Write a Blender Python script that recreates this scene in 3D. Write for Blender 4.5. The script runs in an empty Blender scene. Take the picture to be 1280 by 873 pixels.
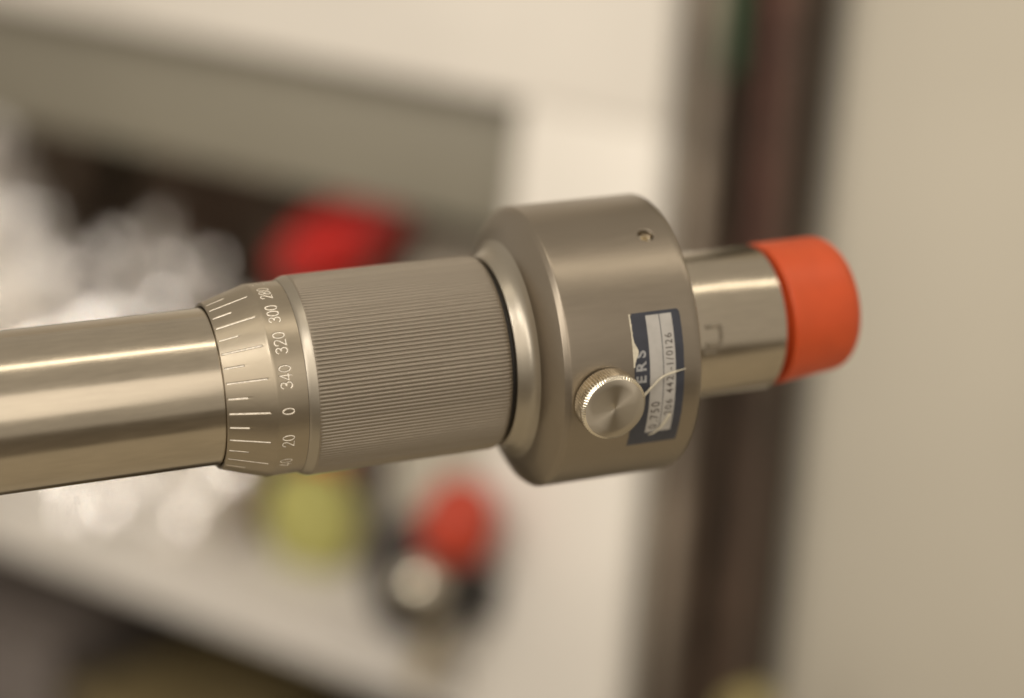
import bpy, bmesh, math, random
import numpy as np
from mathutils import Vector, Matrix, noise

random.seed(7)
R_ = math.radians
scene = bpy.context.scene
COL = scene.collection

# ------------------------------------------------------------------ camera
CAM = Vector((0, 0, 1.35))
pitch, roll = R_(15), R_(6)
R0, U0, FW = Vector((1, 0, 0)), Vector((0, math.sin(pitch), math.cos(pitch))), Vector((0, math.cos(pitch), -math.sin(pitch)))
RT = math.cos(roll) * R0 + math.sin(roll) * U0
UP = math.cos(roll) * U0 - math.sin(roll) * R0
cd = bpy.data.cameras.new('camera')
cam = bpy.data.objects.new('camera', cd)
COL.objects.link(cam)
m = Matrix((RT, UP, -FW)).transposed().to_4x4()
m.translation = CAM
cam.matrix_world = m
cd.sensor_width = 36
cd.lens = 2500 / 1280 * 36
cd.shift_y = -10 / 1280
cd.clip_start, cd.clip_end = 0.01, 50
cd.dof.use_dof = True
cd.dof.focus_distance = 0.393
cd.dof.aperture_fstop = 4.5
cd.dof.aperture_blades = 0
scene.camera = cam

# ------------------------------------------------------------------ dim warm room air, lamps and added fills
world = bpy.data.worlds.new('World')
scene.world = world
world.use_nodes = True
bg = world.node_tree.nodes['Background']
bg.inputs['Color'].default_value = (1.0, 0.885, 0.735, 1)
bg.inputs['Strength'].default_value = 0.58


def area_lamp(name, loc, target, sx, sy, power, color):
    l = bpy.data.lights.new(name, 'AREA')
    l.shape = 'RECTANGLE'
    l.size, l.size_y, l.energy, l.color = sx, sy, power, color
    o = bpy.data.objects.new(name, l)
    COL.objects.link(o)
    o.location = loc
    o.rotation_euler = (Vector(target) - Vector(loc)).to_track_quat('-Z', 'Y').to_euler()
    return o


area_lamp('ceiling_strip_lamp', (0.25, 0.22, 2.55), (0.2, 0.6, 1.1), 2.2, 0.05, 4.2, (1, 0.90, 0.75))
cl = area_lamp('cabinet_fill', (-0.55, -0.30, 2.10), (0.0, 1.25, 1.13), 0.5, 0.3, 0.84, (1, 0.94, 0.87))  # added unseen fill: brightens the cabinet and misses the instrument
cl.data.spread = R_(42)
area_lamp('room_glow', (-0.02, -1.7, 2.2), (-0.1, 1.1, 1.0), 2.5, 1.5, 15.0, (1, 0.91, 0.80))  # added glow standing in for the pale wall and ceiling behind the camera
area_lamp('side_lamp', (-1.30, -1.0, 1.75), (0.0, 0.4, 1.24), 0.35, 1.3, 9.0, (1, 0.93, 0.84))

vs = scene.view_settings
vs.view_transform = 'Standard'
vs.look = 'None'
vs.exposure = 0.0
vs.gamma = 1.0
scene.render.engine = 'CYCLES'
scene.cycles.use_denoising = True


# ------------------------------------------------------------------ materials
def nodes(name):
    mt = bpy.data.materials.new(name)
    mt.use_nodes = True
    nt = mt.node_tree
    return mt, nt, nt.nodes['Principled BSDF']


def N(nt, kind, **kw):
    n = nt.nodes.new(kind)
    for k, v in kw.items():
        setattr(n, k, v)
    return n


def metal(name, base, rough, aniso=0.0, streak=(0, 0), grain=(0, 0), var=0.0, rvar=0.0, axial=(0, 0)):
    """turned metal; streak = (rings per metre, bump m) round the axis, grain = fine blasted relief, axial = long streaks"""
    mt, nt, b = nodes(name)
    L = nt.links
    b.inputs['Metallic'].default_value = 1
    b.inputs['Roughness'].default_value = rough
    b.inputs['Base Color'].default_value = (*base, 1)
    if aniso:
        b.inputs['Anisotropic'].default_value = aniso
        t = N(nt, 'ShaderNodeTangent', direction_type='RADIAL', axis='Z')
        L.new(t.outputs[0], b.inputs['Tangent'])
    tc = N(nt, 'ShaderNodeTexCoord')
    last = None

    def bump(height, dist, strength=1.0):
        nonlocal last
        bp = N(nt, 'ShaderNodeBump')
        bp.inputs['Distance'].default_value = dist
        bp.inputs['Strength'].default_value = strength
        L.new(height, bp.inputs['Height'])
        if last is not None:
            L.new(last, bp.inputs['Normal'])
        last = bp.outputs[0]

    def mapped(scale, sc):
        mp = N(nt, 'ShaderNodeMapping')
        mp.inputs['Scale'].default_value = sc
        L.new(tc.outputs['Object'], mp.inputs[0])
        nz = N(nt, 'ShaderNodeTexNoise')
        nz.inputs['Scale'].default_value = scale
        nz.inputs['Detail'].default_value = 4
        L.new(mp.outputs[0], nz.inputs['Vector'])
        return nz.outputs['Fac']
    if streak[0]:
        bump(mapped(streak[0], (0.02, 0.02, 1)), streak[1])
    if grain[0]:
        bump(mapped(grain[0], (1, 1, 1)), grain[1])
    if axial[0]:
        bump(mapped(axial[0], (1, 1, 0.02)), axial[1])
    if last is not None:
        L.new(last, b.inputs['Normal'])
    if var or rvar:
        f = mapped(90, (1, 1, 0.6))
        f2 = mapped(1200, (1, 1, 0.15))
        mx = N(nt, 'ShaderNodeMath', operation='ADD')
        L.new(f, mx.inputs[0]); L.new(f2, mx.inputs[1])
        mr = N(nt, 'ShaderNodeMapRange')
        mr.inputs['From Min'].default_value = 0.6
        mr.inputs['From Max'].default_value = 1.4
        mr.inputs['To Min'].default_value = rough - rvar
        mr.inputs['To Max'].default_value = rough + rvar
        L.new(mx.outputs[0], mr.inputs['Value'])
        L.new(mr.outputs[0], b.inputs['Roughness'])
        rp = N(nt, 'ShaderNodeMapRange')
        rp.inputs['From Min'].default_value = 0.6
        rp.inputs['From Max'].default_value = 1.4
        rp.inputs['To Min'].default_value = 1 - var
        rp.inputs['To Max'].default_value = 1 + var
        L.new(mx.outputs[0], rp.inputs['Value'])
        vm = N(nt, 'ShaderNodeVectorMath', operation='SCALE')
        vm.inputs[0].default_value = base
        L.new(rp.outputs[0], vm.inputs['Scale'])
        L.new(vm.outputs[0], b.inputs['Base Color'])
    return mt


def matte(name, base, rough=0.6, var=0.08, scale=14, bump=0.0, bscale=200, spec=0.5, sss=0.0):
    mt, nt, b = nodes(name)
    L = nt.links
    b.inputs['Roughness'].default_value = rough
    b.inputs['Specular IOR Level'].default_value = spec
    tc = N(nt, 'ShaderNodeTexCoord')
    nz = N(nt, 'ShaderNodeTexNoise')
    nz.inputs['Scale'].default_value = scale
    nz.inputs['Detail'].default_value = 5
    L.new(tc.outputs['Object'], nz.inputs['Vector'])
    rp = N(nt, 'ShaderNodeMapRange')
    rp.inputs['From Min'].default_value = 0.3
    rp.inputs['From Max'].default_value = 0.7
    rp.inputs['To Min'].default_value = 1 - var
    rp.inputs['To Max'].default_value = 1 + var
    L.new(nz.outputs['Fac'], rp.inputs['Value'])
    vm = N(nt, 'ShaderNodeVectorMath', operation='SCALE')
    vm.inputs[0].default_value = base
    L.new(rp.outputs[0], vm.inputs['Scale'])
    L.new(vm.outputs[0], b.inputs['Base Color'])
    if bump:
        n2 = N(nt, 'ShaderNodeTexNoise')
        n2.inputs['Scale'].default_value = bscale
        n2.inputs['Detail'].default_value = 3
        L.new(tc.outputs['Object'], n2.inputs['Vector'])
        bp = N(nt, 'ShaderNodeBump')
        bp.inputs['Distance'].default_value = bump
        L.new(n2.outputs['Fac'], bp.inputs['Height'])
        L.new(bp.outputs[0], b.inputs['Normal'])
    if sss:
        b.inputs['Subsurface Weight'].default_value = sss
        b.inputs['Subsurface Scale'].default_value = 0.002
    return mt


STEEL = metal('brushed_steel', (0.45, 0.397, 0.315), 0.18, aniso=0.2, streak=(9000, 2e-6), axial=(2500, 2.5e-6), var=0.08, rvar=0.035)
SATIN = metal('satin_nickel', (0.29, 0.25, 0.198), 0.35, streak=(6000, 1e-6), grain=(9000, 2e-6), var=0.035, rvar=0.045)
GRIPM = metal('knurled_nickel', (0.335, 0.294, 0.24), 0.45, grain=(7000, 5e-6), var=0.03, rvar=0.03)
DIALM = metal('dial_nickel', (0.37, 0.32, 0.245), 0.35, grain=(8000, 2e-6), var=0.05, rvar=0.03)
KNOBM = metal('polished_turned_steel', (0.47, 0.42, 0.34), 0.40, aniso=0.95)
nt = KNOBM.node_tree
ln = N(nt, 'ShaderNodeVectorMath', operation='LENGTH')
nt.links.new(N(nt, 'ShaderNodeTexCoord').outputs['Object'], ln.inputs[0])
n1 = N(nt, 'ShaderNodeTexNoise', noise_dimensions='1D')
n1.inputs['Scale'].default_value = 16000
n1.inputs['Detail'].default_value = 2
nt.links.new(ln.outputs['Value'], n1.inputs['W'])
bp = N(nt, 'ShaderNodeBump')
bp.inputs['Distance'].default_value = 2e-6
nt.links.new(n1.outputs['Fac'], bp.inputs['Height'])
nt.links.new(bp.outputs[0], nt.nodes['Principled BSDF'].inputs['Normal'])
KNOBS = metal('bright_steel', (0.74, 0.68, 0.56), 0.16, grain=(5000, 3e-6))
INK_L = matte('engraving_filler', (0.84, 0.78, 0.68), 0.4, 0.25, 1500)
SHADEM = matte('gap_shade', (0.02, 0.017, 0.014), 0.6)  # shade of the slot between grip and drum, put into colour
ORANGE = matte('orange_plastic', (0.56, 0.078, 0.018), 0.45, 0.05, 160, 8e-6, 1400, 0.4, 0.15)
NAVY = matte('navy_print', (0.034, 0.037, 0.05), 0.38, 0.15, 300, 8e-6, 900)
PAPER = matte('grey_foil_paper', (0.44, 0.42, 0.39), 0.42, 0.06, 500, 6e-6, 1200)
INK = matte('brown_black_ink', (0.085, 0.072, 0.062), 0.6, 0.35, 900)
LETTER = matte('grey_white_print', (0.31, 0.31, 0.31), 0.5, 0.25, 1200)
TORN = matte('torn_paper', (0.60, 0.55, 0.43), 0.8, 0.15, 900)

# ------------------------------------------------------------------ mesh helpers


def tag(o, label=None, cat=None, group=None, kind=None):
    for k, v in (('label', label), ('category', cat), ('group', group), ('kind', kind)):
        if v:
            o[k] = v
    return o


def link(name, me, mat=None, parent=None, loc=None):
    o = bpy.data.objects.new(name, me)
    COL.objects.link(o)
    if mat is not None and me is not None:
        me.materials.append(mat)
    if parent is not None:
        o.parent = parent
    if loc is not None:
        o.location = loc
    return o


def empty(name, loc, label, cat, group=None, rot=None):
    o = link(name, None)
    o.location = loc
    o.empty_display_size = 0.02
    if rot:
        o.rotation_euler = rot
    return tag(o, label, cat, group)


def finish(me, angle=32):
    me.validate()
    me.update()
    me.shade_smooth()
    me.set_sharp_from_angle(angle=R_(angle))
    return me


def mesh(name, v, f, angle=32):
    me = bpy.data.meshes.new(name)
    me.from_pydata([tuple(map(float, p)) for p in v], [], f)
    return finish(me, angle)


def grid_closed(thetas, rows):
    """rows: list of (s array or scalar, r array or scalar) over thetas (closed round); quads facing outwards when s grows"""
    n = len(thetas)
    c, s_ = np.cos(thetas), np.sin(thetas)
    V = []
    for s, r in rows:
        r = np.broadcast_to(r, (n,)); s = np.broadcast_to(s, (n,))
        V.append(np.stack([r * c, r * s_, s], 1))
    V = np.concatenate(V) * 0.001
    i = np.arange(n); j = (i + 1) % n
    F = []
    for k in range(len(rows) - 1):
        F.append(np.stack([k * n + i, k * n + j, (k + 1) * n + j, (k + 1) * n + i], 1))
    return V, np.concatenate(F)


def fast_mesh(name, V, F, angle=32):
    me = bpy.data.meshes.new(name)
    me.vertices.add(len(V))
    me.vertices.foreach_set('co', np.asarray(V, dtype=np.float32).ravel())
    F = np.asarray(F, dtype=np.int32)
    me.loops.add(F.size)
    me.loops.foreach_set('vertex_index', F.ravel())
    me.polygons.add(len(F))
    me.polygons.foreach_set('loop_start', np.arange(0, F.size, F.shape[1], dtype=np.int32))
    me.update(calc_edges=True)
    return finish(me, angle)


def lathe(name, prof, n=256, angle=32):
    """prof = [(s, r)] in mm, turned round the local z axis"""
    th = np.linspace(0, 2 * np.pi, n, endpoint=False)
    V, F = grid_closed(th, prof)
    return fast_mesh(name, V, F, angle)


def rounded(prof, fillets):
    """replace corner k of a profile by an arc-like bevel of size fillets[k]"""
    out = []
    for k, p in enumerate(prof):
        if k in fillets:
            e = fillets[k]
            p = np.array(p, float)
            a = np.array(prof[k - 1], float) - p
            b = np.array(prof[k + 1], float) - p
            a = a / np.linalg.norm(a) * e
            b = b / np.linalg.norm(b) * e
            for t in np.linspace(0, 1, 7):
                q = p + a * (1 - t) ** 2 + b * t ** 2
                out.append((q[0], q[1]))
        else:
            out.append(tuple(p))
    return out


def box(name, c, sz, mat, parent=None, bev=0.002, basis=None, smooth=32):
    bm = bmesh.new()
    bmesh.ops.create_cube(bm, size=1)
    bmesh.ops.scale(bm, vec=sz, verts=bm.verts)
    if bev:
        bmesh.ops.bevel(bm, geom=bm.edges[:], offset=bev, segments=2, affect='EDGES', profile=0.5)
    bmesh.ops.translate(bm, vec=c, verts=bm.verts)
    me = bpy.data.meshes.new(name)
    bm.to_mesh(me); bm.free()
    finish(me, smooth)
    return link(name, me, mat, parent)


def tube(name, pts, rad, mat, parent=None, n=12):
    """a round cord through pts; rad may be a list"""
    pts = [Vector(p) for p in pts]
    rr = [float(q) for q in rad] if isinstance(rad, (list, tuple)) else [float(rad)] * len(pts)
    V, F = [], []
    up = Vector((0.3, 0.2, 1)).normalized()
    for i, p in enumerate(pts):
        t = (pts[min(i + 1, len(pts) - 1)] - pts[max(i - 1, 0)]).normalized()
        a = t.cross(up)
        if a.length < 1e-3:
            a = t.cross(Vector((1, 0, 0)))
        a.normalize(); b = t.cross(a)
        for k in range(n):
            w = 2 * math.pi * k / n
            V.append(p + float(rr[i]) * (math.cos(w) * a + math.sin(w) * b))
    for i in range(len(pts) - 1):
        for k in range(n):
            k2 = (k + 1) % n
            F.append((i * n + k, i * n + k2, (i + 1) * n + k2, (i + 1) * n + k))
    F.append(tuple(range(n))); F.append(tuple(range((len(pts) - 1) * n, len(pts) * n))[::-1])
    me = bpy.data.meshes.new(name)
    me.from_pydata([tuple(v) for v in V], [], F)
    bm = bmesh.new(); bm.from_mesh(me); bmesh.ops.recalc_face_normals(bm, faces=bm.faces[:]); bm.to_mesh(me); bm.free()
    finish(me, 50)
    return link(name, me, mat, parent)


# ------------------------------------------------------------------ the room: cabinet, gap and wall
# cabinet frame of reference: u along its face (to the right), w into it, z up
CU, CN = Vector((0.866, -0.5, 0)).normalized(), Vector((0.5, 0.866, 0)).normalized()
P0 = Vector((0.0445, 1.1152, 0))
CAB_M = Matrix((CU, CN, Vector((0, 0, 1)))).transposed().to_4x4()
CAB_M.translation = P0


def cabp(u, w, z):
    return P0 + CU * u + CN * w + Vector((0, 0, z))


WHITE = matte('white_enamel', (0.73, 0.685, 0.61), 0.5, 0.05, 9, 2e-5, 400)
SHELFW = matte('white_shelf_laminate', (0.72, 0.68, 0.62), 0.4, 0.05, 7)
BACKG = matte('grey_olive_panel', (0.56, 0.53, 0.43), 0.55, 0.08, 5)
BEIGE = matte('beige_enamel', (0.57, 0.525, 0.43), 0.5, 0.08, 3)
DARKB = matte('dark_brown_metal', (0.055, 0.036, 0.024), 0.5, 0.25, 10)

cab = empty('cabinet', cabp(0, 0, 0), 'white enamelled cabinet with a wide open bay, blurred behind the steel instrument', 'cabinet')
cab.rotation_euler = CAB_M.to_euler()
ZS, ZT = 0.812, 1.185
UL, UR, US = -1.55, -0.062, 0.039
box('top_rail', ((UL + US) / 2, 0.01, (ZT + 2.05) / 2), (US - UL, 0.02, 2.05 - ZT), WHITE, cab)
box('front_stile', ((UR + US) / 2, 0.01, ZT / 2), (US - UR, 0.02, ZT - 0.002), WHITE, cab)
box('side_panel', (US - 0.010, 0.02 + 0.235, 1.02), (0.018, 0.466, 2.03), matte('grey_brown_primer', (0.13, 0.10, 0.07), 0.6, 0.3, 9), cab)
box('back_panel', ((UL + US) / 2, 0.494, 1.02), (US - UL, 0.012, 2.04), BACKG, cab)
box('header_panel', ((UL + UR) / 2 - 0.002, 0.033, (1.100 + ZT) / 2 + 0.004), (UR - UL - 0.004, 0.006, ZT - 1.100 + 0.008), matte('olive_grey_header', (0.235, 0.215, 0.165), 0.5, 0.12, 4), cab, 0.001)
box('upper_shelf', ((UL + US - 0.02) / 2, 0.255, ZT + 0.03), (US - UL - 0.03, 0.46, 0.02), SHELFW, cab)
box('shelf', ((UL + UR) / 2 + 0.01, 0.245, ZS - 0.009), (UR - UL + 0.06, 0.486, 0.018), SHELFW, cab)
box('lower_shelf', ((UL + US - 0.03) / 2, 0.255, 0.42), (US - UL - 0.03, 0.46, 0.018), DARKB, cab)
box('end_panel', (UL + 0.009, 0.245, 1.02), (0.018, 0.47, 2.03), WHITE, cab)

for o in cab.children:
    if o.name.split('.')[0] in ('top_rail', 'front_stile', 'side_panel'):
        for v in o.data.vertices:
            if v.co.x > 0 or o.name.startswith('side_panel'):
                v.co.x += (1.06 - v.co.z) * 0.045 - 0.002

# beige door panel to the right of the gap
door = empty('beige_door_panel', cabp(0.129, 0.1, 0), 'smooth beige steel door panel filling the right of the view, out of focus', 'door panel')
door.rotation_euler = (CAB_M @ Matrix.Rotation(R_(-2.6), 4, 'Y')).to_euler()
box('panel_skin', (0.62, 0.012, 1.05), (1.2, 0.024, 2.1), BEIGE, door, 0.006)
box('folded_edge', (0.008, 0.06, 1.05), (0.012, 0.07, 2.08), BEIGE, door, 0.003)

# dark equipment back of the gap
gapb = box('service_duct', tuple(cabp(0.09, 0.42, 1.0)), (0.34, 0.02, 2.0), DARKB, None, 0.002)
gapb.data.transform(Matrix.Translation(-cabp(0.09, 0.42, 1.0)))
gapb.location = cabp(0.075, 0.40, 1.0)
gapb.rotation_euler = CAB_M.to_euler()
tag(gapb, 'dark brown duct back seen in the gap between cabinet and door panel', 'duct')


def sag(u0, w0, z0, z1, amp, ph, n=14, du=0.0):
    return [cabp(u0 + du * i / (n - 1) + amp * math.sin(ph + 3.1 * i / (n - 1)), w0 + amp * 0.6 * math.cos(ph * 1.7 + 2.2 * i / (n - 1)), z0 + (z1 - z0) * i / (n - 1)) for i in range(n)]


cables = [
    # u, w, radius, colour, amp, phase, z0, z1, du, label
    (0.058, 0.008, 0.006, (0.26, 0.215, 0.165), 0.003, 0.4, 0.02, 1.9, -0.006, 'pale grey-brown cable running down beside the white cabinet edge'),
    (0.052, 0.050, 0.007, (0.10, 0.075, 0.055), 0.004, 1.4, 0.02, 1.9, 0.0, 'thick mid-grey cable in the gap behind the drum'),
    (0.056, 0.085, 0.008, (0.07, 0.045, 0.03), 0.003, 2.2, 0.02, 1.9, 0.0, 'dark brown thick cable in the gap between cabinet and door'),
    (0.066, 0.030, 0.006, (0.085, 0.052, 0.034), 0.004, 3.0, 0.02, 1.9, -0.012, 'dark brown cable down the middle of the gap'),
    (0.080, 0.040, 0.007, (0.095, 0.038, 0.026), 0.004, 0.9, 1.08, 1.9, -0.014, 'dark red cable in the gap beside the beige panel edge'),
    (0.062, 0.130, 0.006, (0.10, 0.08, 0.06), 0.005, 2.7, 0.02, 1.9, 0.012, 'thin grey cable hanging furthest back in the gap'),
    (0.069, 0.012, 0.006, (0.02, 0.055, 0.022), 0.003, 4.0, 1.22, 1.9, 0.0, 'short dark green cable entering the gap from above'),
    (0.088, 0.060, 0.007, (0.085, 0.055, 0.038), 0.003, 5.0, 0.02, 1.9, -0.010, 'brown cable closest to the beige door panel'),
]
for u, w, r, col, amp, ph, z0, z1, du, lab in cables:
    mt = matte('cable_sheath', col, 0.5, 0.55, 16)
    c = tube('cable', sag(u + 0.045 * (1.06 - z0), w, z0, z1, amp, ph, du=du - 0.045 * (z1 - z0)), r, mt)
    tag(c, lab, 'cable', 'cables hanging in the gap')
yc = empty('yellow_connector', cabp(0.135, -0.02, 0.873), 'dull yellow round cable connector low in the dark gap', 'connector')
yc.rotation_euler = (CAB_M @ Matrix.Rotation(R_(90), 4, 'X')).to_euler()
YEL = matte('dull_yellow_plastic', (0.38, 0.32, 0.13), 0.5, 0.15, 60)
link('connector_shell', lathe('connector_shell', rounded([(-18, 0), (-18, 12), (4, 14), (8, 14), (8, 9), (4, 9), (4, 0)], {1: 3, 2: 1.5, 3: 1}), 32), YEL, yc)
for k in range(4):
    a = k * math.pi / 2 + 0.4
    pin = link('pin', lathe('pin', [(2, 0), (2, 1.2), (6.5, 1.2), (7.2, 0.6), (7.2, 0)], 10), KNOBS, yc)
    pin.location = (0.0045 * math.cos(a), 0.0045 * math.sin(a), 0)


def lump(name, centre, size, mat, seed, rough=0.25, freq=2.5, sub=4, flat_bottom=True, crease=0.0, angle=60, parent=None):
    bm = bmesh.new()
    bmesh.ops.create_icosphere(bm, subdivisions=sub, radius=1)
    off = Vector((seed * 7.3, seed * 3.1, seed * 1.7))
    for v in bm.verts:
        p = v.co.copy()
        d = 1 + rough * noise.fractal(p * freq + off, 1.0, 2.0, 4)
        if crease:
            cell = noise.voronoi(p * freq * 2.4 + off)[0]
            d += crease * (cell[1] - cell[0])
        v.co = p * d
        if flat_bottom and v.co.z < -0.8:
            v.co.z = -0.8
    for v in bm.verts:
        v.co = Vector((v.co.x * size[0], v.co.y * size[1], (v.co.z + 0.8) * size[2] / 1.8))
    me = bpy.data.meshes.new(name)
    bm.to_mesh(me); bm.free()
    finish(me, angle)
    o = link(name, me, mat, parent)
    o.location = centre
    o.rotation_euler = CAB_M.to_euler()
    return o


FOIL, nt, b = nodes('aluminium_foil')
b.inputs['Metallic'].default_value = 1
b.inputs['Base Color'].default_value = (0.97, 0.94, 0.90, 1)
b.inputs['Roughness'].default_value = 0.26
foils = [
    ((-0.575, 0.10), (0.085, 0.06, 0.195), 1.3, 'crumpled ball of aluminium foil at the left end of the foil heap'),
    ((-0.455, 0.09), (0.080, 0.06, 0.130), 2.9, 'largest crumpled aluminium foil bundle beside the tube, middle of the heap'),
    ((-0.52, 0.22), (0.085, 0.06, 0.165), 4.1, 'crumpled aluminium foil wad behind the other foil bundles'),
    ((-0.355, 0.09), (0.038, 0.045, 0.13), 5.6, 'small crumpled foil wad at the right end of the foil heap, above the dial'),
    ((-0.70, 0.20), (0.07, 0.06, 0.235), 6.6, 'tall crumpled foil wad at the left picture edge'),
    ((-0.455, 0.075), (0.045, 0.022, 0.018), 8.2, 'flat scrap of crumpled foil on the shelf below the tube'),
    ((-0.34, 0.25), (0.035, 0.03, 0.10), 9.2, 'foil wad low behind the knurled grip'),
]
for (u, w), sz, sd, lab in foils:
    tag(lump('foil_ball', cabp(u, w, ZS), sz, FOIL, sd, 0.24, 3.2, 5, True, 0.34, 10), lab, 'foil', 'crumpled foil heap on the shelf')
BROWN = matte('dark_brown_cloth', (0.17, 0.115, 0.08), 0.8, 0.3, 14)
BROWN2 = matte('grey_brown_cloth', (0.22, 0.165, 0.125), 0.8, 0.3, 14)
for (u, w), sz, mt, sd, lab in [
        ((-0.60, 0.43), (0.14, 0.05, 0.235), BROWN, 3.3, 'dark brown cloth bundle standing behind the foil heap'),
        ((-0.46, 0.40), (0.10, 0.07, 0.215), BROWN2, 5.2, 'grey-brown cloth bundle between the foil and the red canister'),
        ((-0.86, 0.44), (0.10, 0.05, 0.27), BROWN2, 6.1, 'brown cloth bundle behind the foil at the left picture edge')]:
    tag(lump('cloth_bundle', cabp(u, w, ZS), sz, mt, sd, 0.3, 1.6, 4), lab, 'cloth', 'dark bundles at the back of the shelf')

# white carton at the back of the bay
ct = empty('white_carton', cabp(-0.155, 0.195, ZS), 'plain off-white carton at the back of the shelf beside the cabinet stile', 'carton')
ct.rotation_euler = CAB_M.to_euler()
CARD = matte('off_white_card', (0.56, 0.52, 0.43), 0.7, 0.05, 12)
box('carton_body', (0, 0, 0.122), (0.135, 0.10, 0.244), CARD, ct, 0.002)
for sx in (-1, 1):
    box('lid_flap', (sx * 0.034, 0, 0.2455), (0.066, 0.10, 0.0025), CARD, ct, 0.0006)

# red tapered canister
RED = matte('red_plastic', (0.56, 0.018, 0.014), 0.35, 0.08, 20)
RED2 = matte('dull_red_rubber', (0.42, 0.040, 0.014), 0.5, 0.1, 20)
rc = empty('red_canister', cabp(-0.286, 0.150, ZS), 'glossy red canister with a slanting rounded head behind the top of the knurled grip', 'canister')
rc.rotation_euler = CAB_M.to_euler()
link('canister_body', lathe('canister_body', rounded([(0, 0), (0, 21), (150, 19), (205, 12), (205, 0)], {1: 3, 2: 20, 3: 5}), 64, 40), RED, rc)
hm = lathe('canister_head', rounded([(-66, 0), (-64, 15), (-22, 27), (24, 25), (52, 13), (56, 0)], {1: 8, 2: 22, 3: 18, 4: 8}), 64, 60)
hd = link('canister_head', hm, RED, rc, (0.038, -0.045, 0.246))
hd.rotation_euler = (R_(0), R_(54), 0)
tube('neck_pipe', [(0, 0, 0.19), (0.004, -0.008, 0.215), (0.018, -0.026, 0.234), (0.034, -0.043, 0.243)], [0.012, 0.013, 0.014, 0.014], RED, rc, 14)

# yellow-green sponge
YG = matte('yellow_green_foam', (0.40, 0.38, 0.12), 0.85, 0.15, 60, 2e-4, 600)
sp = empty('yellow_green_sponge', cabp(-0.262, 0.108, ZS), 'soft yellow-green sponge lying on the shelf under the grip', 'sponge')
sp.rotation_euler = (CAB_M @ Matrix.Rotation(R_(5), 4, 'Z')).to_euler()
s1 = lump('foam_block', (0, 0, 0), (0.039, 0.020, 0.076), YG, 14.0, 0.10, 1.6, 4, True, 0, 60, sp)
s1.rotation_euler = (0, 0, 0)

# red and black valve with a steel ball
vb = empty('shutoff_valve', cabp(-0.067, -0.034, 0.885), 'black valve with round orange-red cap and steel ball on the cabinet stile', 'valve')
vb.rotation_euler = CAB_M.to_euler()
BLK = matte('black_rubber', (0.022, 0.019, 0.017), 0.5, 0.2, 30)


def sub(name, prof, mat, loc, rot, par, n=48, angle=40):
    o = link(name, lathe(name, prof, n, angle), mat, par)
    o.location = loc
    o.rotation_euler = rot
    return o


sub('valve_body', rounded([(-14, 0), (-20, 26), (0, 34), (32, 33), (46, 24), (46, 0)], {1: 8, 2: 10, 3: 8, 4: 6}), BLK, (-0.008, 0, 0), (0, 0, 0), vb)
sub('red_handle_cap', rounded([(-6, 0), (-8, 22), (16, 24), (34, 15), (37, 0)], {1: 5, 2: 12, 3: 9}), RED2, (0.014, -0.006, 0.046), (0, R_(10), 0), vb)
sub('steel_ball', [(15 * math.sin(a), 15 * math.cos(a)) for a in np.linspace(-1.5707, 1.5707, 22)], KNOBS, (0.010, -0.034, 0.022), (0, 0, 0), vb, 40)
sub('hose_tail', rounded([(0, 0), (0, 9), (30, 7.5), (44, 9), (44, 0)], {1: 2, 2: 2, 3: 2}), matte('brass_fitting', (0.33, 0.27, 0.17), 0.4, 0.1, 50), (0.004, -0.014, -0.048), (0, R_(12), 0), vb)
box('mounting_plate', (0.012, 0.026, 0.0), (0.030, 0.014, 0.030), BLK, vb, 0.001)

# stowed things under the shelf
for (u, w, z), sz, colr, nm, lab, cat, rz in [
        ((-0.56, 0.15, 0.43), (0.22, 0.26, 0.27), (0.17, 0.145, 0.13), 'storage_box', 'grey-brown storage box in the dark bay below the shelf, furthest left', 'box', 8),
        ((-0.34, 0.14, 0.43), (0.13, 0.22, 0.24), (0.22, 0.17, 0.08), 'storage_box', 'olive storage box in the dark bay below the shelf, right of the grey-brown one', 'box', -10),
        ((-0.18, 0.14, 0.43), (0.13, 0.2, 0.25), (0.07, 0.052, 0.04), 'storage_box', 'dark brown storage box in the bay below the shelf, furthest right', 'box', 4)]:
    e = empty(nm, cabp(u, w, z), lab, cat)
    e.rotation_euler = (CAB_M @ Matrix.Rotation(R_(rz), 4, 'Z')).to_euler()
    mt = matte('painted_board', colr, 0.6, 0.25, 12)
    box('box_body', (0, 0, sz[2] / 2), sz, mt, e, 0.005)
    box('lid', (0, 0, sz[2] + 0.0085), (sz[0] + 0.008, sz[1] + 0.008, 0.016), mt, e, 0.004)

# ground
fl = box('floor', (0, 0, -0.02), (7, 7, 0.04), matte('floor_vinyl', (0.22, 0.19, 0.15), 0.5, 0.1, 3), None, 0)
tag(fl, None, None, None, 'structure')

# bench added out of view, for the tube's underside to reflect
wb = empty('reflector', (0, 0.36, 0), 'pale laminate workbench top added unseen below the steel instrument', 'reflector')
box('bench_top', (0, 0, 0.935), (2.2, 0.44, 0.03), matte('bench_laminate', (0.56, 0.51, 0.41), 0.5, 0.05, 6), wb, 0.004)
for sx in (-1, 1):
    for sy in (-1, 1):
        box('leg', (sx * 1.02, sy * 0.17, 0.46), (0.04, 0.04, 0.918), DARKB, wb, 0.003)

# ------------------------------------------------------------------ the instrument
# axis found from the photograph: starts 0.4 m in front of the lens, rises to the right and recedes


def cam_vec(x, y, z):
    return RT * x - UP * y + FW * z


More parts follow.
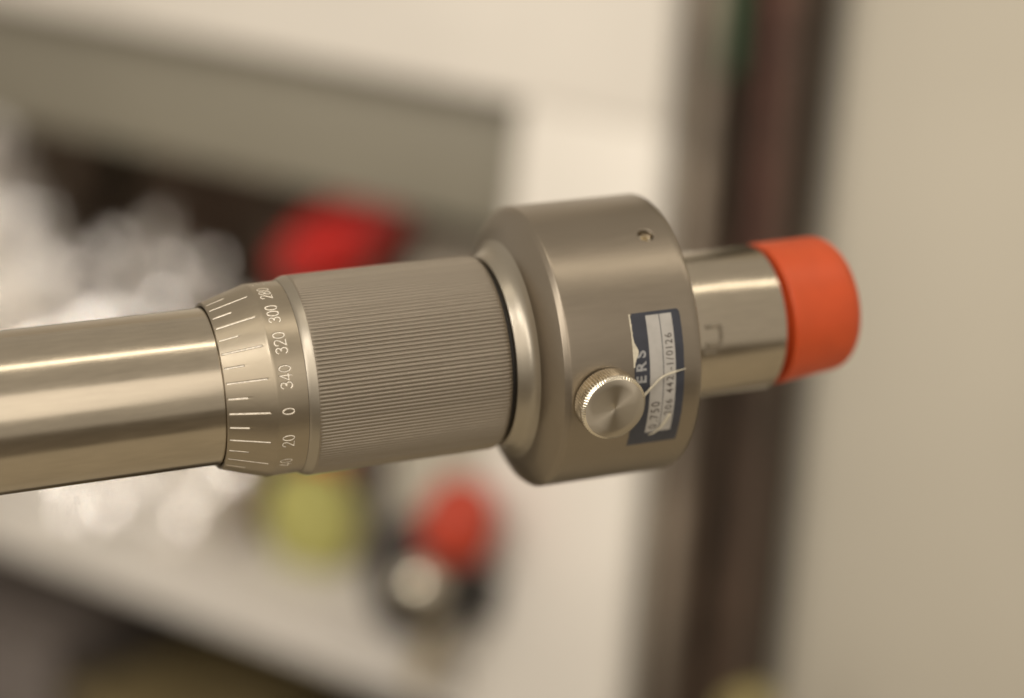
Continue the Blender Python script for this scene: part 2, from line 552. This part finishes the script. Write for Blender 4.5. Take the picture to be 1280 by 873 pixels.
AX = cam_vec(.9395, -.1183, .3214).normalized()
ORG = CAM + cam_vec(-61.739, 9.202, 404.115) * 0.001 + AX * 0.00057
XN = (-(FW - FW.dot(AX) * AX)).normalized()
YN = AX.cross(XN)
inst = empty('dial_instrument', (0, 0, 0), 'brushed steel tube instrument with engraved degree dial, knurled grip, thumbscrew drum and orange end cap', 'instrument')
M = Matrix((XN, YN, AX)).transposed().to_4x4()
M.translation = ORG
inst.matrix_world = M

link('main_tube', lathe('main_tube', [(-230, 13.8), (-230.0, 15.6), (-229.6, 15.98), (-120, 15.98), (-60, 15.98), (-20, 15.98), (12, 15.98), (12, 13.8)], 384), STEEL, inst)

# --- dial sleeve with engraved scale
NT = 2160
TH = np.linspace(0, 2 * np.pi, NT, endpoint=False)
DEG = np.degrees(TH)


def cone_r(s):
    return 16.94 + (19.75 - 16.94) * s / 9.2


GL = {
    '0': [[(.30 + .30 * math.sin(t) * 1.0, .5 + .5 * math.cos(t) * 1.0) for t in np.linspace(0, 2 * math.pi, 25)]],
    '1': [[(.12, .78), (.38, 1.0), (.38, 0)]],
    '2': [[(.02, .74), (.06, .90), (.20, 1), (.40, 1), (.55, .90), (.58, .74), (.50, .56), (.02, 0), (.60, 0)]],
    '3': [[(.02, .84), (.12, .96), (.30, 1), (.48, .94), (.56, .78), (.48, .60), (.26, .54), (.48, .49), (.60, .30), (.54, .10), (.34, 0), (.14, .03), (0, .16)]],
    '4': [[(.44, 0), (.44, 1), (0, .26), (.62, .26)]],
    '6': [[(.50, .92), (.34, 1), (.14, .90), (.02, .60), (.0, .30), (.10, .06), (.30, 0), (.52, .08), (.60, .30), (.52, .52), (.30, .60), (.10, .50), (.01, .34)]],
    '8': [[(.30, .53), (.10, .62), (.05, .78), (.12, .94), (.30, 1), (.48, .94), (.55, .78), (.50, .62), (.30, .53), (.08, .42), (0, .24), (.09, .06), (.30, 0), (.51, .06), (.60, .24), (.52, .42), (.30, .53)]],
}
rows_s, rows_r, owner = [], [], []
# front rim and bore
rows = [(3.0, 16.25), (0.06, 16.3), (0.0, 16.38), (0.0, 16.86), (0.08, 16.96)]
for s in (0.30, 0.42, 1.2, 2.4, 3.9, 4.08, 4.2, 5.4, 6.6, 7.85, 8.03, 8.15):
    rows.append((s, cone_r(s)))
rows += [(8.7, cone_r(8.7)), (9.15, 19.74), (9.22, 19.77), (9.8, 19.76)]
num_s = np.linspace(10.12, 12.98, 44)
rows += [(s, 19.75) for s in num_s]
rows += [(13.6, 19.75), (15.0, 19.75), (15.66, 19.75), (15.66, 16.5)]
S = np.array([a for a, _ in rows]); RR = np.array([b_ for _, b_ in rows])
mask = np.zeros((len(rows), NT)); own = -np.ones((len(rows), NT), int)
items = []
for k in range(36):                      # a line every ten degrees, long ones every twenty
    th0 = (20 + 10 * k) % 360
    long_ = (k % 2 == 0)
    send = 8.09 if long_ else 4.14
    wob = random.uniform(-.06, .06)
    dd = (DEG - th0 - wob + 180) % 360 - 180
    for i, s in enumerate(S):
        if i >= 5 and 0.35 < s < send and s < 9:
            x = np.abs(dd) * np.pi / 180 * RR[i]
            mk = np.clip(1.35 - x / 0.178, 0, 1)
            hit = mk > mask[i]
            mask[i][hit] = mk[hit]; own[i][hit] = len(items)
    items.append('graduation_line')
for v in range(0, 360, 20):              # numerals
    txt = str(v)
    th0 = (20 + v)
    pitch_, hh = 1.62, 2.3
    segs = []
    x0 = -(len(txt) - 1) * pitch_ / 2
    for q, ch in enumerate(txt):
        for pl in GL[ch]:
            pp = [((px - .30) * 2.0 + x0 + q * pitch_, py * hh) for px, py in pl]
            segs += list(zip(pp[:-1], pp[1:]))
    dd = (DEG - th0 + 180) % 360 - 180
    cols = np.where(np.abs(dd) < 11)[0]
    X = -dd[cols] * np.pi / 180 * 19.75
    for i, s in enumerate(S):
        if 10 < s < 13.1:
            y = 12.7 - s
            dist = np.full(len(cols), 9.0)
            for (ax, ay), (bx, by) in segs:
                ex, ey = bx - ax, by - ay
                t = np.clip(((X - ax) * ex + (y - ay) * ey) / (ex * ex + ey * ey), 0, 1)
                dist = np.minimum(dist, np.hypot(X - ax - t * ex, y - ay - t * ey))
            mk = np.clip(1.4 - dist / 0.13, 0, 1)
            hit = mk > mask[i][cols]
            mask[i][cols[hit]] = mk[hit]; own[i][cols[hit]] = len(items)
    items.append('numeral')
rr2 = RR[:, None] - 0.14 * mask
V, F = grid_closed(TH, [(S[i], rr2[i]) for i in range(len(S))])
mflat, oflat = mask.ravel(), own.ravel()
fm = mflat[F].max(1)
fo = oflat[F].max(1)
paint = (mflat[F].mean(1) > 0.55)
dial = link('dial_sleeve', None)
bpy.data.objects.remove(dial)
keep = F[~paint]
dial = link('dial_sleeve', fast_mesh('dial_sleeve', V, keep, 28), DIALM, inst)
for k, nm in enumerate(items):
    fk = F[paint & (fo == k)]
    if not len(fk):
        continue
    ids, inv = np.unique(fk.ravel(), return_inverse=True)
    link(nm, fast_mesh(nm, V[ids], inv.reshape(-1, 4), 60), INK_L, dial)

# --- knurled grip
NR = 156
SUBR = 9
nt_ = NR * SUBR
thg = np.linspace(0, 2 * np.pi, nt_, endpoint=False)
tt = (np.arange(nt_) % SUBR) / SUBR - 0.5
groove = np.clip(1 - np.abs(tt) / 0.32, 0, 1)
rngs = np.random.RandomState(5)
per = 1 + 0.18 * (rngs.rand(NR)[np.arange(nt_) // SUBR] - 0.5)
HILITE = metal('highlight_nickel', (0.40, 0.36, 0.295), 0.37, streak=(6000, 1e-6), grain=(9000, 1e-6), var=0.02, rvar=0.02)  # lighter nickel: highlights on collar and hub put into its colour
link('grip_collar', lathe('grip_collar', [(15.7, 18.5), (15.70, 19.82), (15.76, 19.90), (16.4, 20.18), (17.1, 20.48), (17.4, 20.58), (17.55, 20.62)], 256), HILITE, inst)
rows = [(17.50, 19.9), (17.55, 20.62), (17.6, 20.64)]
for s, dpt in [(17.65, 0.0), (17.85, 0.4), (18.1, 0.75), (18.4, 1.0)]:
    rows.append((s, 20.64 - 0.25 * dpt * groove * per))
for s in np.linspace(22, 56.6, 24):
    wv = 1 + 0.02 * np.sin(thg * 9 + s * 0.9)
    rows.append((s, 20.64 - 0.25 * groove * per * wv))
for s, dr in [(57.2, 0.06), (57.6, 0.20), (57.9, 0.42), (58.08, 0.75)]:
    rows.append((s, 20.64 - dr - 0.25 * groove * per * max(0, 1 - dr * 1.1)))
rows += [(58.1, 19.6), (58.1, 18.0)]
V, F = grid_closed(thg, rows)
link('knurled_grip', fast_mesh('knurled_grip', V, F, 24), GRIPM, inst)
link('neck', lathe('neck', [(56.5, 18.9), (60.5, 18.9)], 128), SHADEM, inst)

# --- drum: hub, face, rim and barrel with a real screw hole
nd = 360
off = 0.35 - 0.5 + 0.5
thd = np.radians(np.arange(nd) - 45.35)
hub = []
hub += [(59.0, 17.0), (59.0, 19.9), (59.12, 20.12), (59.4, 20.27), (60.1, 20.5), (60.8, 20.78), (61.3, 21.04), (61.7, 21.34), (62.05, 21.70), (62.35, 22.15), (62.62, 22.7), (62.9, 23.3)]
hub_n = len(hub)
hub += [(64.2, 26.2), (65.72, 29.12), (65.82, 29.24), (66.0, 29.37), (66.55, 29.8), (66.75, 29.93), (67.0, 29.99), (67.2, 30.0)]
bar = [(68.2, 30.0), (76, 30), (83, 30)]
hs = 89.3
patch_s = list(np.linspace(hs - 2.36, hs + 2.36, 10))
bar += [(s, 30.0) for s in patch_s]
bar += [(94.0, 30.0), (95.0, 30.0), (95.3, 29.92), (95.52, 29.7), (95.6, 29.4), (95.6, 15.5)]
link('drum_hub', lathe('drum_hub', hub[:hub_n] + [], 256), HILITE, inst)
prof = [(62.90, 22.5)] + hub[hub_n - 1:] + bar
V, F = grid_closed(thd, prof)
r0 = 1 + len(hub) - hub_n + 1 + 3
n = nd
# remove the 9 x 9 patch (columns 0..8)
rm = set()
for k in range(r0, r0 + 9):
    for c in range(9):
        rm.add((k * n + c))
F = np.array([f for f in F if not (int(f[0]) in rm and (int(f[1]) - int(f[0])) == 1)])
border = [(r0, c) for c in range(0, 9)] + [(r0 + k, 9) for k in range(0, 9)] + [(r0 + 9, 9 - c) for c in range(0, 9)] + [(r0 + 9 - k, 0) for k in range(0, 9)]
bidx = [k * n + c for k, c in border]
Vl = [tuple(p) for p in V]
Fl = [tuple(map(int, f)) for f in F]
thc = R_(-40.85)


def drum_pt(ds, dt, r):
    a = thc + dt / 30.0
    return (r * math.cos(a) * .001, r * math.sin(a) * .001, (hs + ds) * .001)


prev = bidx
ring_specs = [(1.95, 30.0), (1.80, 30.0), (1.70, 29.95), (1.64, 29.86), (1.62, 29.0), (1.62, 27.5), (1.62, 25.5)]
for rad, rr in ring_specs:
    cur = []
    for k, (br, bc) in enumerate(border):
        ds = prof[br][0] - hs
        dt = (math.degrees(thd[bc]) + 40.85) * math.pi / 180 * 30
        L_ = math.hypot(ds, dt)
        Vl.append(drum_pt(ds / L_ * rad, dt / L_ * rad, rr))
        cur.append(len(Vl) - 1)
    for k in range(36):
        k2 = (k + 1) % 36
        Fl.append((prev[k], prev[k2], cur[k2], cur[k]))
    prev = cur
Fl.append(tuple(prev))
me = bpy.data.meshes.new('drum')
me.from_pydata(Vl, [], Fl)
drum = link('drum', finish(me, 34), SATIN, inst)
# set screw low in the hole
ss = link('set_screw', lathe('set_screw', [(26.0, 0), (26.0, 1.55), (28.6, 1.55), (28.85, 1.35), (28.85, 0.75), (27.6, 0.72), (27.6, 0)], 32), KNOBS, drum)
Mh = Matrix((Vector((0, 0, 1)), Vector((-math.sin(thc), math.cos(thc), 0)).normalized() * 1, Vector((math.cos(thc), math.sin(thc), 0)))).transposed().to_4x4()
Mh.translation = Vector((0, 0, hs * .001))
ss.matrix_local = Mh

# --- thumbscrew
tk, sk = R_(24.4), 74.15
ts = link('thumbscrew', None, None, inst)
ts.empty_display_size = 0.005
Mk = Matrix((Vector((0, 0, 1)), Vector((-math.sin(tk), math.cos(tk), 0)), Vector((math.cos(tk), math.sin(tk), 0)))).transposed().to_4x4()
Mk.translation = Vector((30 * math.cos(tk), 30 * math.sin(tk), sk)) * .001
ts.matrix_local = Mk
nk = 70
nn = nk * 6
thk = np.linspace(0, 2 * np.pi, nn, endpoint=False)
gk = np.clip(1 - np.abs((np.arange(nn) % 6) / 6 - 0.5) / 0.3, 0, 1)
K = 6.95
rows = [(0.2, 1.5), (0.2, K - .6), (0.35, K - .35), (0.6, K - .12 - .12 * gk), (0.85, K - .27 * gk), (4.3, K - .27 * gk), (4.5, K - .06 - .22 * gk), (4.66, K - .22 - .06 * gk), (5.12, K - .68)]
V, F = grid_closed(thk, rows)
link('knurled_head', fast_mesh('knurled_head', V, F, 26), KNOBS, ts)
link('turned_face', lathe('turned_face', [(5.12, K - .68), (5.19, K - .80), (5.19, 4.5), (5.185, 2.0), (5.17, .35), (5.10, .08), (5.10, 0.0)], 180, 50), KNOBM, ts)
link('screw_shank', lathe('screw_shank', [(-3, 2.0), (1.1, 2.0)], 40), KNOBS, ts)

# --- maker's label on the drum barrel


def cyl(s, deg, r):
    a = R_(deg)
    return (r * math.cos(a) * .001, r * math.sin(a) * .001, s * .001)


def patch(name, sl, sr, a0, a1, r, mat, parent, nu=8, nv=60, thick=0.05):
    """thin curved sheet; sl/sr give the left and right edge along the axis at each angle; closed edges"""
    V, F = [], []
    for lay, rad in enumerate((r, r - thick)):
        for j in range(nv + 1):
            a = a0 + (a1 - a0) * j / nv
            for i in range(nu + 1):
                s = sl(a) + (sr(a) - sl(a)) * i / nu
                V.append(cyl(s, a, rad(s, a) - lay * thick if callable(rad) else rad))
    n1 = (nu + 1) * (nv + 1)
    for j in range(nv):
        for i in range(nu):
            q = j * (nu + 1) + i
            F.append((q, q + nu + 1, q + nu + 2, q + 1))
    for j in range(nv):
        for i in (0, nu):
            q = j * (nu + 1) + i
            F.append((q, q + nu + 1, n1 + q + nu + 1, n1 + q))
    for i in range(nu):
        for j in (0, nv):
            q = j * (nu + 1) + i
            F.append((q, q + 1, n1 + q + 1, n1 + q))
    me = bpy.data.meshes.new(name)
    me.from_pydata(V, [], F)
    bm = bmesh.new(); bm.from_mesh(me); bmesh.ops.recalc_face_normals(bm, faces=bm.faces[:]); bm.to_mesh(me); bm.free()
    return link(name, finish(me, 40), mat, parent)


def jag(seed, amp, f=1.0):
    return lambda a: amp * noise.fractal(Vector((a * f, seed, 0)), 1.0, 2.0, 3)


j1, j2 = jag(3.3, 0.12, .5), jag(9.1, 0.06, .3)
lab = patch('maker_label', lambda a: 80.55 + j1(a) + 0.5 * math.exp(-((a + 7.5) / 1.2) ** 2), lambda a: 91.5 + j2(a) - 0.5 * math.exp(-((a + 7.5) / .9) ** 2), -7.4, 49.7, 30.07, NAVY, drum, 8, 110, 0.065)
wp = patch('serial_panel', lambda a: 83.95, lambda a: 86.82, -6.0, 43.4, 30.085, PAPER, lab, 6, 60, 0.03)
wp2 = patch('serial_panel', lambda a: 87.0, lambda a: 89.6, -6.0, 43.4, 30.085, PAPER, lab, 6, 60, 0.03)
jt = jag(5.5, 0.35, .9)
patch('torn_strip', lambda a: 80.35 + 0.05 * jt(a), lambda a: 80.62 + abs(jt(a)) * .5 + 0.95 * math.exp(-((a - 7.5) / 3.0) ** 2), -7.2, 13.5, 30.095, TORN, lab, 4, 60, 0.05)


def char(ch, deg, s_base, size, mat, parent, name, r=30.097, xs=1.0, bold=0.0):
    """one printed character, read from below upwards with its top towards the dial"""
    c = bpy.data.curves.new('glyph', 'FONT')
    c.body = ch
    c.size = size
    c.align_x = 'CENTER'
    c.resolution_u = 3
    c.offset = bold
    o = bpy.data.objects.new('glyph', c)
    COL.objects.link(o)
    dg = bpy.context.evaluated_depsgraph_get()
    me = bpy.data.meshes.new_from_object(o.evaluated_get(dg))
    bpy.data.objects.remove(o)
    for v in me.vertices:
        x, y = v.co.x * xs, v.co.y
        a = deg - math.degrees(x / 30.0)
        v.co = cyl(s_base - y, a, r)
    me.name = name
    me.materials.clear()
    me.update()
    return link(name, me, mat, parent)


for ch, a in zip('ERS', (18.3, 13.2, 8.2)):
    char(ch, a + 0.4, 83.05, 3.0, LETTER, lab, 'brand_letter', 30.09, 1.1, 0.10)
for ch, a in (('6', 2.6), ('2', 5.0), ('1', 7.3), ('0', 9.5), ('/', 11.7), ('1', 13.7), ('-', 15.7), ('2', 19.6), ('4', 22.2), ('4', 24.8), ('6', 29.4), ('0', 32.0), ('2', 34.6)):
    char(ch, a, 89.1, 2.25, INK, wp2, 'serial_character', 30.1, 0.95, 0.02)
for ch, a in (('0', 29.9), ('5', 32.9), ('7', 35.9), ('.', 38.0), ('0', 40.6)):
    char(ch, a, 86.35, 2.7, INK, wp, 'serial_character', 30.1, 0.9, 0.03)


def strip_on(name, pts, widths, lifts, mat, parent):
    """a curl of torn backing paper following (s, angle) points on the drum"""
    P = [Vector(cyl(s, a, 30.1 + l)) for (s, a), l in zip(pts, lifts)]
    # resample
    Q, W = [], []
    for i in range(len(P) - 1):
        for t in np.linspace(0, 1, 6, endpoint=False):
            p0, p1, p2, p3 = P[max(i - 1, 0)], P[i], P[i + 1], P[min(i + 2, len(P) - 1)]
            q = 0.5 * ((2 * p1) + (-p0 + p2) * t + (2 * p0 - 5 * p1 + 4 * p2 - p3) * t * t + (-p0 + 3 * p1 - 3 * p2 + p3) * t ** 3)
            Q.append(q); W.append(widths[i] * (1 - t) + widths[i + 1] * t)
    Q.append(P[-1]); W.append(widths[-1])
    return tube(name, Q, [w * .0005 for w in W], mat, parent, 8)


strip_on('torn_curl', [(82.4, 25.0), (84.6, 20.8), (86.6, 18.0), (89.5, 16.8), (91.7, 16.3)], [.55, .45, .42, .35, .12], [.5, .6, .6, .45, .3], TORN, lab)
strip_on('torn_curl', [(88.9, 35.0), (88.3, 37.5), (87.3, 41.0), (86.0, 43.6), (84.9, 44.6)], [.5, .75, .5, .35, .2], [.05, .1, .15, .2, .1], TORN, lab)

# --- rear tube and stamped mark
rear = link('rear_tube', lathe('rear_tube', rounded([(94, 14.0), (94, 15.98), (110, 15.98), (122.3, 15.98), (122.3, 12.5)], {3: .35}), 256), STEEL, inst)


STAMP = matte('stamp_ink', (0.24, 0.205, 0.15), 0.6, 0.3, 900)


def stamp(pts, w, closed=False):
    V = [Vector(cyl(s, a, 15.92)) for s, a in pts]
    return tube('stamped_mark', V, w * .0004, STAMP, rear, 6)


mk_pts = []
for t in np.linspace(0, 1, 9):
    mk_pts.append((103.0 + 3.2 * min(1, t * 1.6), 2.0))
stamp([(103.2, 3.0), (104.8, 3.0), (106.4, 3.1), (106.6, 4.2), (106.6, 9.0), (106.6, 15.4), (106.4, 16.6), (104.8, 16.8), (103.2, 16.8)], 1.2)
stamp([(102.6, 23.5), (104.2, 23.0), (105.6, 23.8)], 0.8)

# --- orange end cap, pressed in slightly askew
cap = link('end_cap', lathe('end_cap', rounded([(119, 13.2), (124.3, 13.2), (124.3, 15.85), (140.3, 15.1), (142.1, 12.6), (142.1, 0)], {2: .8, 3: 2.2, 4: 1.0}), 192, 40), ORANGE, inst)
piv = Vector((0, 0, 0.1222))
cap.matrix_local = Matrix.Translation(Vector((0, -0.00035, 0))) @ Matrix.Translation(piv) @ Matrix.Rotation(R_(3.0), 4, 'X') @ Matrix.Translation(-piv)
